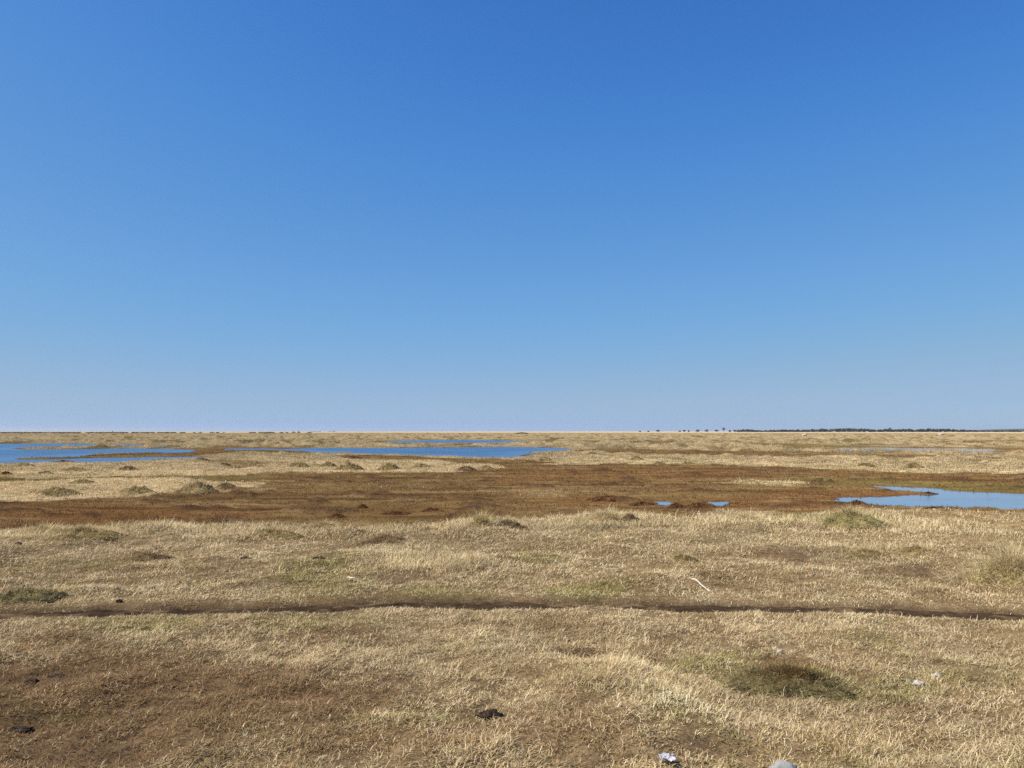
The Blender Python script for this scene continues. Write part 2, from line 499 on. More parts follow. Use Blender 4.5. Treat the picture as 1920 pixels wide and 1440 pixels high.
def quad_grid(n, m, wrap=False):
    """faces of an n x m vertex grid; wrap joins the last column to the first"""
    i = np.arange(n - 1)[:, None]; j = np.arange(m if wrap else m - 1)[None, :]
    j2 = (j + 1) % m
    f = np.stack([i * m + j, i * m + j2, (i + 1) * m + j2, (i + 1) * m + j], -1).reshape(-1, 4)
    return f.ravel(), np.arange(len(f)) * 4


def blades(base, length, width, az, lean, tint, bend=None):
    """two-segment tapering blades: base (n,3), lean = tilt from upright in radians"""
    n = len(base)
    d = np.stack([np.cos(az), np.sin(az), np.zeros(n)], 1)
    twist = az + math.pi / 2 + RNG.normal(0, .3, n)
    s = np.stack([np.cos(twist), np.sin(twist), np.zeros(n)], 1) * (width / 2)[:, None]
    l1 = lean * .78; l2 = np.minimum(lean * 1.35, 1.75) if bend is None else lean + bend
    mid = base + (d * np.sin(l1)[:, None] + col(0, 0, 1) * np.cos(l1)[:, None]) * (length * .5)[:, None]
    curl = az + RNG.normal(0, .75, n)
    d = np.stack([np.cos(curl), np.sin(curl), np.zeros(n)], 1)
    tip = mid + (d * np.sin(l2)[:, None] + col(0, 0, 1) * np.cos(l2)[:, None]) * (length * .5)[:, None]
    V = np.stack([base - s, base + s, mid - s * .8, mid + s * .8, tip], 1).reshape(-1, 3)
    k = np.arange(n)[:, None] * 5
    L = (k + np.array([[0, 1, 3, 2, 2, 3, 4]])).ravel()
    S = (np.arange(n)[:, None] * 7 + np.array([[0, 4]])).ravel()
    T = np.repeat(tint, 5, 0)
    return V, L, S, T


def blade_mesh(name, *a, mat=None, **k):
    V, L, S, T = blades(*a, **k)
    return raw_mesh(name, V, L, S, T, mat or M['blade'])


# ------------------------------------------------------------------ ground
def build_ground():
    az = np.concatenate([np.linspace(-180, -52, 60, endpoint=False), np.arange(-52, 52, .075), np.linspace(52, 180, 60, endpoint=False)])
    rr = [.3, .6, .9, 1.2, 1.5, 1.8, 2.1, 2.4]
    while rr[-1] < 12000:
        d = rr[-1]
        st = min(max(.55 * d * d / 1237, .022), .0062 * d)
        if d > 420: st = .02 * d
        if d > 2000: st = .1 * d
        rr.append(d + st)
    rr = np.array(rr); a = np.radians(az)
    X = (rr[:, None] * np.sin(a)[None, :]).ravel(); Y = (rr[:, None] * np.cos(a)[None, :]).ravel()
    z = land(X, Y)
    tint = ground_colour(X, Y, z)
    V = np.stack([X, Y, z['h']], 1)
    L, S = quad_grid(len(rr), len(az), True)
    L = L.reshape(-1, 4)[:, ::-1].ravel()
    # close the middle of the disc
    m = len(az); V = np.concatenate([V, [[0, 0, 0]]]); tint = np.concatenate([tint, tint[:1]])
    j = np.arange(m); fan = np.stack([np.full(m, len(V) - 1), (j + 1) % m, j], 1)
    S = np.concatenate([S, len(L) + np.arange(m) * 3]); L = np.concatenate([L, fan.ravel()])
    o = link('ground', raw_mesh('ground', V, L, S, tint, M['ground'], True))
    tag(o, kind='structure')
    print('ground verts', len(V))


build_ground()


def hgt(x, y, key='h'):
    return float(land(np.array([x]), np.array([y]))[key][0])


# ------------------------------------------------------------------ ponds
for k, poly in POND.items():
    P = np.array(poly); c = P.mean(0)
    s = POND_SCALE[k] * 1.2
    x0, y0 = P.min(0) - s; x1, y1 = P.max(0) + s
    # an even sheet cut to the neighbourhood of the pond; the ground rises through it at the shore
    nx = int(np.clip((x1 - x0) / (.6 * s), 8, 200)); ny = int(np.clip((y1 - y0) / (.6 * s), 8, 200))
    gx, gy = np.meshgrid(np.linspace(x0, x1, nx), np.linspace(y0, y1, ny))
    V = np.stack([gx.ravel(), gy.ravel(), np.full(gx.size, WATER)], 1)
    L, S = quad_grid(ny, nx)
    cen = V[L.reshape(-1, 4)].mean(1)
    keep = psdf(poly, cen[:, 0], cen[:, 1], 3 * s) > -1.4 * s
    L = L.reshape(-1, 4)[keep].ravel(); S = np.arange(keep.sum()) * 4
    chop = sstep(.2 * s, (4.5 if k in 'AB' else 2.5) * s, psdf(poly, V[:, 0], V[:, 1], 6 * s))
    used, inv = np.unique(L, return_inverse=True); chop = chop[used]
    V = V[used] - [c[0], c[1], 0]
    far = k in 'ABC'
    o = link('puddle' if k in 'FG' else 'pond', raw_mesh('water', V, inv, S, chop[:, None].repeat(3, 1), M['far_water' if far else 'near_water'], True), None, (c[0], c[1], 0))
    tag(o, kind='structure')

# ------------------------------------------------------------------ footpath
def build_path():
    seg = np.hypot(*np.diff(TRACK, axis=0).T); cum = np.concatenate([[0], np.cumsum(seg)])
    t = np.arange(0, cum[-1], .04)
    cx = np.interp(t, cum, TRACK[:, 0]); cy = np.interp(t, cum, TRACK[:, 1])
    k = np.ones(15) / 15
    cx[7:-7] = np.convolve(cx, k, 'valid'); cy[7:-7] = np.convolve(cy, k, 'valid')
    tx, ty = np.gradient(cx), np.gradient(cy); ln = np.hypot(tx, ty); nx, ny = -ty / ln, tx / ln
    q = np.linspace(-1, 1, 15)
    hw = .18 + .07 * perlin(t / .8, t * 0, 77) + .05 * perlin(t / .22, t * 0, 78)
    X = (cx[:, None] + nx[:, None] * hw[:, None] * q).ravel(); Y = (cy[:, None] + ny[:, None] * hw[:, None] * q).ravel()
    z = land(X, Y)
    Q = np.tile(q, len(t))
    H = z['h0'] - .06 * sstep(.12, .42, fbm(X, Y, 2.4, 63, 2)) - .024 - .016 * Q ** 4 + fbm(X, Y, .12, 91, 3) * .018
    n = fbm(X, Y, .22, 92, 3); n2 = fbm(X, Y, 1.4, 93, 2)
    c = mix(np.repeat(col(.052, .034, .021), len(X), 0), col(.16, .105, .055), sstep(0, .5, n + n2 * .7))
    c = mix(c, col(.035, .023, .014), sstep(.1, .5, -n + .3 * n2))
    L, S = quad_grid(len(t), len(q))
    o = link('path', raw_mesh('path', np.stack([X, Y, H], 1), L, S, c, M['path'], True))
    tag(o, kind='structure')


build_path()


# ------------------------------------------------------------------ grass
def straw_tints(n, x, y, z):
    n1 = fbm(x, y, .7, 201, 2); n5 = fbm(x, y, 3.5, 202, 2)
    r = RNG.random(n)
    c = mix(np.repeat(col(.41, .295, .145), n, 0), col(.80, .65, .41), np.clip(r * .8 + .4 * n1 + .1, 0, 1))
    pick = RNG.random(n)
    c = np.where((pick < .10 + .25 * sstep(0, .5, n5) )[:, None], mix(np.repeat(col(.25, .16, .072), n, 0), col(.38, .26, .12), r), c)
    pb = sstep(.12, .42, fbm(x, y, .62, 211, 3) + .35 * fbm(x, y, 3.1, 212, 2))
    c = np.where((RNG.random(n) < .55 * pb)[:, None], mix(np.repeat(col(.20, .125, .058), n, 0), col(.38, .255, .125), r), c)
    po = sstep(.10, .40, fbm(x, y, .8, 213, 3) + .4 * fbm(x, y, 4.2, 214, 2))
    c = np.where((RNG.random(n) < .35 * po)[:, None], mix(np.repeat(col(.25, .20, .075), n, 0), col(.46, .385, .17), r), c)
    g = RNG.random(n) < np.clip(.05 + .75 * z['green'] + .10 * sstep(.1, .5, -n5), 0, 1)
    c = np.where(g[:, None], mix(np.repeat(col(.23, .205, .062), n, 0), col(.42, .365, .135), r), c)
    b = RNG.random(n) < z['brown'] * 1.0 + z['bare'] * .7
    c = np.where(b[:, None], mix(np.repeat(col(.19, .118, .054), n, 0), col(.37, .24, .125), r), c)
    w = RNG.random(n) < np.maximum(z['pale'] * .45, z['tall'] * .5)
    c = np.where(w[:, None], mix(np.repeat(col(.58, .455, .25), n, 0), col(.76, .62, .37), r), c)
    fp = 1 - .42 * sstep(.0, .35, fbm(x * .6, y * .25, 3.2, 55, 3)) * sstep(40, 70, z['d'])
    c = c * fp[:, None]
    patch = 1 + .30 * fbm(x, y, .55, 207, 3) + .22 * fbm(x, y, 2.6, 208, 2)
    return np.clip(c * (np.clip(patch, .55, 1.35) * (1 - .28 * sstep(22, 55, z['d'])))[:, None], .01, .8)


def scatter(n_near, dmin, dmax, dens0, dref, expo, half=.77):
    """random spots, as many to the square metre as dens0*(dref/d)^expo beyond dref"""
    g = np.linspace(dmin, dmax, 4000)
    rho = dens0 * np.minimum(1, (dref / g) ** expo) * g * 2 * half
    cdf = np.cumsum(rho) * (g[1] - g[0]); n = int(cdf[-1])
    d = np.interp(RNG.random(n) * cdf[-1], cdf, g); a = RNG.uniform(-half, half, n)
    return d * np.sin(a), d * np.cos(a)


def build_grass():
    x, y = scatter(0, 2.9, 150, 23000, 5.4, 1.97)
    clump = fbm(x, y, .22, 301, 2); cl2 = fbm(x, y, .9, 302, 2); cl3 = perlin(x / .07, y / .07, 305)
    k0 = RNG.random(len(x)) < np.clip(.72 + 1.15 * clump + .5 * cl2 + 1.7 * cl3 * (np.hypot(x, y) < 16), .08, 1)
    x, y, clump, cl2, cl3 = x[k0], y[k0], clump[k0], cl2[k0], cl3[k0]
    z = land(x, y)
    p = (1 - sstep(.2, .75, z['mud'] + .4 * cl2 + .2 * clump)) * (1 - .92 * z['bare']) * (1 - .05 * z['brown']) * sstep(.05, .22, z['track'] + .12 * cl3 + .14 * cl2) * sstep(.1, .7, z['shore'])
    p = np.maximum(p, .03 * (z['mud'] < .8) * (z['shore'] > .3))
    keep = RNG.random(len(x)) < p
    x, y = x[keep], y[keep]; z = {k: v[keep] for k, v in z.items()}; clump = clump[keep]; cl2 = cl2[keep]
    n = len(x); d = z['d']
    tint = straw_tints(n, x, y, z)
    L = RNG.gamma(4.5, .0088, n) * (1 + .5 * clump + .4 * cl2) * np.maximum(1, d / 9) ** .42
    L *= (1 + .9 * z['tall'] + .25 * z['pale']) * (1 - .15 * z['brown'])
    L = np.clip(L, .015, .34) * (.4 + .6 * sstep(.12, .5, z['track']))
    W = .0035 * np.maximum(1, d / 6.0) ** .88 * RNG.uniform(.7, 1.4, n)
    az = RNG.uniform(0, 2 * math.pi, n)
    comb = RNG.random(n) < .13
    az = np.where(comb, fbm(x, y, 1.3, 303, 2) * 3 - .4 + RNG.normal(0, .5, n), az)
    lean = np.clip(RNG.normal(1.22, .28, n) - .36 * z['tall'], .1, 1.5)
    base = np.stack([x, y, z['h'] - .004], 1)
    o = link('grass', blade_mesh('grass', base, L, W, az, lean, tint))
    tag(o, kind='stuff', label='short matted straw coloured grass over the marsh', cat='grass')
    print('grass blades', n)


build_grass()


def build_marsh_plants():
    x, y = scatter(0, 7, 75, 1000, 15.0, 1.9)
    z = land(x, y)
    cl = fbm(x * .5, y, .7, 311, 3)
    p = sstep(.3, .8, z['mud']) * np.clip(.45 + 1.3 * cl, .05, 1) * sstep(.0, .5, z['shore'])
    keep = RNG.random(len(x)) < p
    x, y = x[keep], y[keep]; z = {k: v[keep] for k, v in z.items()}; n = len(x); d = z['d']
    r = RNG.random(n)
    t = mix(np.repeat(col(.135, .075, .036), n, 0), col(.27, .165, .08), r)
    red = RNG.random(n) < z['red'] * .7
    t = np.where(red[:, None], mix(np.repeat(col(.15, .06, .028), n, 0), col(.27, .125, .055), r), t)
    t = np.where((RNG.random(n) < z['green'] * .85)[:, None], mix(np.repeat(col(.15, .115, .035), n, 0), col(.28, .22, .08), r), t)
    t = np.where((RNG.random(n) < .08 + .5 * z['tan'] + .55 * sstep(.12, .4, fbm(x * .25, y, 1.1, 106, 3)))[:, None], mix(np.repeat(col(.34, .235, .12), n, 0), col(.46, .34, .19), r), t)
    t = t * .73
    L = RNG.gamma(4, .0075, n) * np.maximum(1, d / 15) ** .3
    W = .006 * np.maximum(1, d / 10) ** .95 * RNG.uniform(.7, 1.4, n)
    base = np.stack([x, y, z['h'] - .004], 1)
    o = link('marsh_plants', blade_mesh('marsh_plants', base, L, W, RNG.uniform(0, 6.28, n), np.clip(RNG.normal(.75, .4, n), 0, 1.3), t))
    tag(o, kind='stuff', label='low reddish brown marsh plants on the mud flat', cat='ground cover')
    print('marsh plants', n)


build_marsh_plants()


# ------------------------------------------------------------------ tussocks and hummocks
PAL = {   # mound colours a, b (darkened to carry shade at the base) ; blade colours a, b
    'thatch': ((.13, .09, .04), (.29, .21, .095), (.34, .25, .11), (.58, .45, .23)),
    'olive': ((.11, .08, .035), (.25, .19, .08), (.30, .225, .10), (.60, .47, .24)),
    'green': ((.13, .11, .045), (.26, .215, .09), (.33, .27, .105), (.62, .51, .26)),
    'twig': ((.07, .048, .028), (.19, .125, .06), (.15, .105, .055), (.36, .26, .13)),
    'pale': ((.20, .15, .065), (.40, .31, .14), (.46, .36, .17), (.68, .56, .33)),
    'mud': ((.050, .022, .012), (.13, .062, .026), (.085, .040, .018), (.19, .10, .042)),
    'moss': ((.055, .045, .022), (.17, .135, .06), (.115, .10, .038), (.36, .30, .13)),
}


def dome(rx, ry, h, seed, rough, n=14, m=44, power=1.0):
    r = np.linspace(1, 0, n)[:, None]; a = np.linspace(0, 2 * math.pi, m, endpoint=False)[None, :]
    ca, sa = np.cos(a), np.sin(a)
    wob = 1 + .30 * perlin(ca * 1.3 + seed * 3.1, sa * 1.3 + seed, 5) + .12 * perlin(ca * 4 + seed, sa * 4 - seed, 6)
    X = (rx * r * ca * wob).ravel(); Y = (ry * r * sa * wob).ravel()
    R = (r + 0 * a).ravel()
    Z = h * np.clip(1 - R ** 2, 0, 1) ** power
    lam = max(min(rx, ry) * .45, .02)
    Z = Z * (1 + .55 * fbm(X + seed * 7, Y, lam, 8, 3)) + rough * h * fbm(X, Y + seed * 5, lam * .4, 9, 3) * (1 - R ** 4)
    Z -= .035 * (R > .99) + .01
    L, S = quad_grid(n, m, True)
    return np.stack([X, Y, Z], 1), L, S, R


def tussock(name, u, v, wpx, hpx, style, label, cat='tussock', long=1.0, group='grass tussocks on the marsh', ry=.62, rust=False):
    x, y = at(u, v)
    dist = math.hypot(x, y)
    rx = wpx / 2 / F * dist * 1.14; h = hpx / F * dist * ((1.1 if dist < 25 else .6) if style == 'mud' else 1.02)
    ry = min(rx * ry, rx * .9)
    h = max(h - .8 * 2 * ry * EYE / dist, .42 * h if long > .9 else .30 * h)
    y2 = y + ry * .6; x2 = x * y2 / y
    z0 = hgt(x2, y2)
    a, b, ba, bb = (np.array(c)[None, :] for c in PAL[style])
    seed = (u * 7 + v * 13) % 97
    root = bpy.data.objects.new(name, None); C.objects.link(root); root.location = (x2, y2, z0)
    root.empty_display_size = .1
    tag(root, label, cat, group)
    mh = h * (.50 if long > .9 else 1.05 if style == 'mud' else .75)
    V, L, S, R = dome(rx, ry, mh, seed, .8 if style == 'mud' else .6)
    nz = fbm(V[:, 0] + seed, V[:, 1], max(rx * .35, .03), 12, 3)
    T = mix(np.repeat(a, len(V), 0), b, sstep(-.35, .4, nz))
    link('mound', raw_mesh('mound', V, L, S, T, M['mound'], True), root)
    # blades rooted on the mound
    N = int(np.clip(900 * wpx / 60 * (1.25 if dist < 15 else .8) * (2.6 if dist < 7 else 1), 160, 12000))
    pick = RNG.integers(0, len(V), N)
    base = V[pick] + RNG.normal(0, 1, (N, 3)) * np.array([rx * .05, ry * .05, 0])
    base[:, 2] -= .01
    if style != 'mud':
        k = RNG.random(N) < .24       # loose blades spreading from the foot into the grass around
        q = RNG.uniform(.8, 1.5, N); ph = RNG.uniform(0, 6.283, N)
        base[k] = np.stack([rx * q * np.cos(ph), ry * q * np.sin(ph), np.full(N, -.012)], 1)[k]
    out = np.arctan2(base[:, 1] / ry, base[:, 0] / rx) + RNG.normal(0, .7, N)
    rad = np.hypot(base[:, 0] / rx, base[:, 1] / ry)
    lean = np.clip(.75 + .65 * rad + RNG.normal(0, .35, N), .05, 1.5)
    Lh = np.clip(RNG.gamma(6, 1 / 6., N), .35, 1.7) * max(h * .75 * long, .045)
    W = .0028 * max(1, dist / 5.5) ** .92 * RNG.uniform(.7, 1.4, N)
    r = RNG.random(N); hum = fbm(base[:, 0] + seed, base[:, 1], max(rx * .3, .03), 14, 2)
    t = mix(np.repeat(ba, N, 0), bb, np.clip(r * .8 + .5 * hum + .1, 0, 1))
    straw = RNG.random(N) < {'thatch': .45, 'olive': .34, 'green': .28, 'moss': .24, 'twig': .2, 'mud': 0}.get(style, .06)
    t = np.where(straw[:, None], mix(np.repeat(col(.42, .305, .15), N, 0), col(.74, .59, .35), r), t)
    if rust:
        k = RNG.random(N) < sstep(.75, .2, np.hypot((base[:, 0] + .1 * rx) / rx, base[:, 1] / ry)) * .8
        t = np.where(k[:, None], mix(np.repeat(col(.14, .08, .033), N, 0), col(.34, .215, .09), r), t)
    link('grass_blades', blade_mesh('grass_blades', base, Lh, W, out, lean, t), root)
    return root


TUSSOCKS = [
    # far bank, left
    ('grass_tussock', 107, 931, 72, 15, 'thatch', 'straw hummock at the front left edge of the far grass strip, leftmost of three', .6),
    ('grass_tussock', 257, 927, 62, 16, 'olive', 'dark sided hummock between the two others on the far left grass strip', .6),
    ('grass_tussock', 372, 924, 70, 21, 'thatch', 'tallest straw hummock at the right end of the far left grass strip', .8),
    ('grass_tussock', 424, 913, 34, 10, 'twig', 'dark low hummock at the very right tip of the far left grass strip', .5),
    ('peat_hummock', 11, 891, 20, 8, 'mud', 'small black hummock at the left frame edge below the left pond', .4),
    ('peat_hummock', 86, 890, 28, 7, 'twig', 'small dark hummock in straw below the left pond, right of the black one', .4),
    ('grass_tussock', 137, 887, 42, 7, 'olive', 'flat olive hummock below the left pond near its lower arm', .5),
    ('grass_tussock', 240, 886, 36, 9, 'twig', 'brown peaked hummock below the right end of the left pond', .5),
    ('grass_tussock', 46, 874, 34, 6, 'olive', 'low olive hummock on the near shore of the left pond', .5),
    ('grass_tussock', 156, 908, 44, 10, 'olive', 'low olive hummock on the back edge of the far left grass strip', .6),
    ('mud_hummock', 118, 868, 44, 6, 'mud', 'dark muddy bank on the near shore of the left pond', .3),
    ('mud_hummock', 172, 847.5, 18, 4, 'mud', 'small dark islet in the middle of the left pond', .3),
    ('mud_hummock', 20, 861.5, 14, 4, 'mud', 'dark tip of the spit between the two arms of the left pond', .3),
    ('peat_hummock', 378, 863, 26, 5, 'twig', 'dark hummock on the strip between left pond and centre pond', .4),
    ('peat_hummock', 420, 873, 22, 6, 'twig', 'brown hummock in the straw below the gap between left and centre ponds', .4),
    # middle, beyond the mud
    ('grass_tussock', 560, 877, 42, 12, 'olive', 'dark olive hummock left of a row beyond the mud flat', .6),
    ('grass_tussock', 617, 876, 30, 11, 'olive', 'small olive hummock second in the row beyond the mud flat', .6),
    ('grass_tussock', 655, 884, 52, 17, 'olive', 'biggest olive hummock of the row beyond the mud flat, dark at its right foot', .7),
    ('grass_tussock', 731, 884, 44, 17, 'olive', 'rounded olive hummock right of the biggest one beyond the mud flat', .7),
    ('grass_tussock', 790, 877, 36, 9, 'olive', 'low olive hummock alone right of the pair beyond the mud flat', .5),
    ('grass_tussock', 874, 881, 32, 9, 'twig', 'brown hummock at the right end of the row beyond the mud flat', .5),
    ('grass_tussock', 910, 880, 30, 9, 'thatch', 'straw coloured hummock last in the row beyond the mud flat', .5),
    ('mud_hummock', 659, 860, 40, 8, 'mud', 'brown bare hummock on the near shore of the centre pond', .3),
    ('mud_hummock', 990, 853, 26, 3.5, 'mud', 'dark mud lump in the right end of the centre pond', .3),
    ('grass_tussock', 1022, 865, 30, 8, 'thatch', 'straw hummock just below the right end of the centre pond', .6),
    ('grass_tussock', 1110, 853, 22, 6, 'olive', 'small hummock right of the centre pond, nearer the camera than its neighbour', .5),
    ('grass_tussock', 1194, 866, 24, 7, 'olive', 'olive hummock in the straw band right of the centre pond', .5),
    ('grass_tussock', 1236, 870, 24, 6, 'olive', 'low olive hummock at the foot of the straw band right of the centre pond', .5),
    ('grass_tussock', 1290, 870, 22, 6, 'olive', 'small hummock further right along the foot of the straw band', .5),
    ('grass_tussock', 1622, 878, 30, 9, 'olive', 'olive hummock in the right straw band, left of two', .6),
    ('grass_tussock', 1714, 880, 34, 10, 'olive', 'rounded olive hummock in the right straw band, right of two', .6),
    # mud flat
    ('marsh_shrub', 1543, 902, 38, 9, 'moss', 'long dark olive clump on the green strip above the right pond', .5),
    ('grass_tussock', 1408, 909, 46, 10, 'pale', 'straw topped hummock alone on the brown flat, above the two puddles', .7),
    ('mud_hummock', 1652, 936.5, 12, 7, 'mud', 'small black lump standing at the back shore of the right pond', .3),
    ('mud_hummock', 1740, 922.5, 30, 3, 'mud', 'dark brown islet at the back of the right pond', .3),
    ('mud_hummock', 1600, 935, 26, 8, 'mud', 'dark broken bank at the left end of the right pond', .3),
    ('mud_hummock', 1606, 949, 44, 8, 'mud', 'rounded brown bank at the front left of the right pond', .3),
    ('mud_hummock', 1755, 953, 44, 4, 'mud', 'low brown bank at the front middle of the right pond', .3),
    ('mud_hummock', 1138, 938, 68, 8, 'mud', 'broken reddish mud ridge left of the two small puddles', .3),
    ('mud_hummock', 1205, 946, 50, 7, 'mud', 'low broken mud ridge touching the left small puddle', .3),
    ('mud_hummock', 1268, 950, 30, 7, 'mud', 'dark mud bank at the right side of the left small puddle', .3),
    ('mud_hummock', 1312, 950, 54, 8, 'mud', 'rounded mud hummock between the two small puddles', .3),
    ('mud_hummock', 680, 950, 20, 6, 'mud', 'small dark peak of mud in the middle of the brown flat', .3),
    ('mud_hummock', 632, 968, 36, 7, 'mud', 'dark mud ridge at the front of the brown flat, left of centre', .3),
    ('mud_hummock', 745, 962, 60, 7, 'mud', 'long dark mud ridge at the front of the brown flat, centre', .3),
    ('mud_hummock', 810, 957, 44, 7, 'mud', 'dark mud ridge right of the long one on the brown flat', .3),
    # front grass, far edge
    ('grass_tussock', 86, 1004, 70, 17, 'pale', 'wispy pale tuft at the far left of the front grass, on the mud edge', 1.3),
    ('grass_tussock', 806, 1000, 64, 15, 'thatch', 'low straw tuft on the mud edge left of the yellow green tuft', 1.0),
    ('grass_tussock', 158, 1019, 104, 20, 'olive', 'olive brown tussock at the far edge of the front grass, leftmost', .8),
    ('grass_tussock', 516, 1013, 104, 25, 'olive', 'broad olive tussock at the far edge of the front grass, left of centre', .8),
    ('grass_tussock', 607, 994, 72, 16, 'thatch', 'long straw tussock with tall stalks bordering the brown mud flat', 1.1),
    ('grass_tussock', 725, 1026, 96, 22, 'twig', 'brown twiggy tussock in the front grass near the centre', .7),
    ('grass_tussock', 902, 1000, 34, 26, 'green', 'yellow green upright tuft at the far edge of the front grass', 1.3),
    ('grass_tussock', 955, 998, 66, 22, 'twig', 'dark brown twiggy tussock right of the yellow green tuft', .8),
    ('grass_tussock', 1138, 984, 70, 24, 'pale', 'pale tall grass tussock at the far edge, left of a dark mound', 1.5),
    ('grass_tussock', 1181, 984, 36, 20, 'twig', 'small dark brown mound right of the pale tall grass tussock', .6),
    ('grass_tussock', 1400, 985, 90, 20, 'pale', 'pale loose tussock at the far edge of the front grass, right of centre', 1.2),
    ('grass_tussock', 1592, 994, 104, 29, 'green', 'large yellow green tussock in front of the left end of the right pond', .85),
    ('grass_tussock', 280, 1053, 78, 19, 'twig', 'brown twiggy hummock in the left front grass', .6),
    ('grass_tussock', 56, 1131, 124, 32, 'moss', 'dark grey green mound at the left edge behind the footpath', .6),
    ('grass_tussock', 1281, 1056, 48, 18, 'olive', 'small olive tussock in the plain front grass right of centre', .8),
    ('grass_tussock', 1625, 1046, 78, 20, 'olive', 'olive tussock with leaning blades between two bare brown patches', 1.0),
    ('grass_tussock', 1720, 1046, 90, 18, 'thatch', 'straw tussock right of the olive one between two bare brown patches', .9),
    ('grass_tussock', 1896, 1098, 124, 58, 'pale', 'big pale tussock with a green foot cut by the right frame edge', 1.2),
    ('grass_tussock', 1485, 1304, 230, 78, 'moss', 'wide low mossy mound with a rusty middle in the right foreground', .5),
]
for t in TUSSOCKS:
    nm, u, v, w, h, st, lab, lg = t
    cat = {'grass_tussock': 'tussock', 'mud_hummock': 'hummock', 'peat_hummock': 'hummock', 'marsh_shrub': 'shrub'}[nm]
    grp = {'grass_tussock': 'grass tussocks on the marsh', 'mud_hummock': 'mud hummocks and banks', 'peat_hummock': 'dark hummocks on the far grass', 'marsh_shrub': None}[nm]
    tussock(nm, u, v, w, h, st, lab, cat, lg, grp, rust='rusty' in lab)


# ------------------------------------------------------------------ clods, stones and litter
def lump(name, u, v, wpx, hpx, mat, label, cat, group=None, tint=None, rough=.4, sink=.25, jag=1.0):
    x, y = at(u, v); dist = math.hypot(x, y)
    rx = wpx / 2 / F * dist; h = hpx / F * dist; ry = rx * .62
    h = max(h - 1.1 * ry * EYE / dist, .5 * h)
    y += ry * .5
    n, m = 12, 26
    th = np.linspace(0, math.pi, n)[:, None]; a = np.linspace(0, 2 * math.pi, m, endpoint=False)[None, :]
    sx = np.sin(th) * np.cos(a); sy = np.sin(th) * np.sin(a); sz = np.cos(th) + 0 * a
    s = (u * 3 + v) % 53
    k = 1 + jag * (.38 * perlin(sx * 1.4 + s, sy * 1.4 + sz * 1.7, 31) + rough * .5 * perlin(sx * 3.6 + s, sy * 3.6 + sz * 4.1, 32))
    V = np.stack([(rx * sx * k).ravel(), (ry * sy * k).ravel(), (h * .62 * sz * k).ravel() + h * (.5 - sink * .4)], 1)
    L, S = quad_grid(n, m, True)
    T = None
    if tint:
        nz = perlin(sx * 3 + s, sy * 3 + sz * 3, 33).ravel()
        T = mix(np.repeat(np.array(tint[0])[None, :], len(V), 0), np.array(tint[1])[None, :], sstep(-.3, .4, nz))
    o = link(name, raw_mesh(name, V, L, S, T, mat, True), None, (x, y, hgt(x, y)))
    tag(o, label, cat, group)
    return o


PEAT = ((.028, .020, .016), (.105, .074, .056))
G1 = 'dark clods lying on the front grass'
for u, v, w, h, lab in [
    (917, 1343, 44, 20, 'largest dark clod, lying in the bottom centre of the grass'),
    (458, 1052, 17, 7, 'black clod in the left grass in line with the far pale tussocks'),
    (595, 1057, 22, 7, 'flat black clod in the centre left grass'),
    (33, 1030, 12, 6, 'small dark clod at the left edge of the front grass'),
    (222, 1134, 10, 6, 'small upright dark clod just behind the footpath'),
    (93, 1133, 18, 5, 'flat dark clod at the foot of the grey green mound'),
    (58, 1291, 22, 11, 'black clod in a bare patch at the left edge'),
    (104, 1268, 28, 8, 'long dark clod behind the black one in the left bare patch'),
    (30, 1366, 40, 9, 'long black peat lump at the lower left edge'),
]:
    lump('peat_clod', u, v, w, h, M['clod'], lab, 'clod', G1, PEAT)

G2 = 'pale stones on the front grass'
for u, v, w, h, mt, lab in [
    (1725, 1288, 20, 9, 'white_stone', 'largest white stone in the right foreground grass'),
    (1542, 1284, 12, 8, 'white_stone', 'white stone at the right foot of the mossy mound'),
    (1462, 1228, 10, 7, 'white_stone', 'small white stone behind the mossy mound'),
    (1757, 1270, 16, 6, 'white_stone', 'flat pale stone right of the largest white stone'),
    (1705, 1281, 9, 6, 'grey_stone', 'small grey stone left of the largest white stone'),
    (79, 1155, 9, 4, 'white_stone', 'white pebble in the footpath at its left end'),
    (888, 1134, 7, 3, 'white_stone', 'white pebble in the footpath at its middle'),
    (1476, 1140, 6, 3, 'white_stone', 'pale pebble in the footpath right of the white stick'),
    (1497, 1140, 6, 3, 'white_stone', 'pale pebble in the footpath, just right of its like'),
    (1312, 968, 8, 4, 'white_stone', 'white speck of stone at the edge of the brown flat'),
]:
    lump('stone', u, v, w, h, M[mt], lab, 'stone', G2)
lump('stone', 1474, 1460, 48, 34, M['grey_stone'], 'big rounded grey stone cut by the bottom frame edge', 'stone', None, None, .35, .3, .75)
lump('boulder', 1509, 818.6, 9, 3.8, M['pink_stone'], 'pale pinkish boulder far off in the right grass below the wood', 'boulder')
lump('boulder', 1765, 817, 10, 3.2, M['pink_stone'], 'pale low boulder far off at the right below the dark hill', 'boulder')


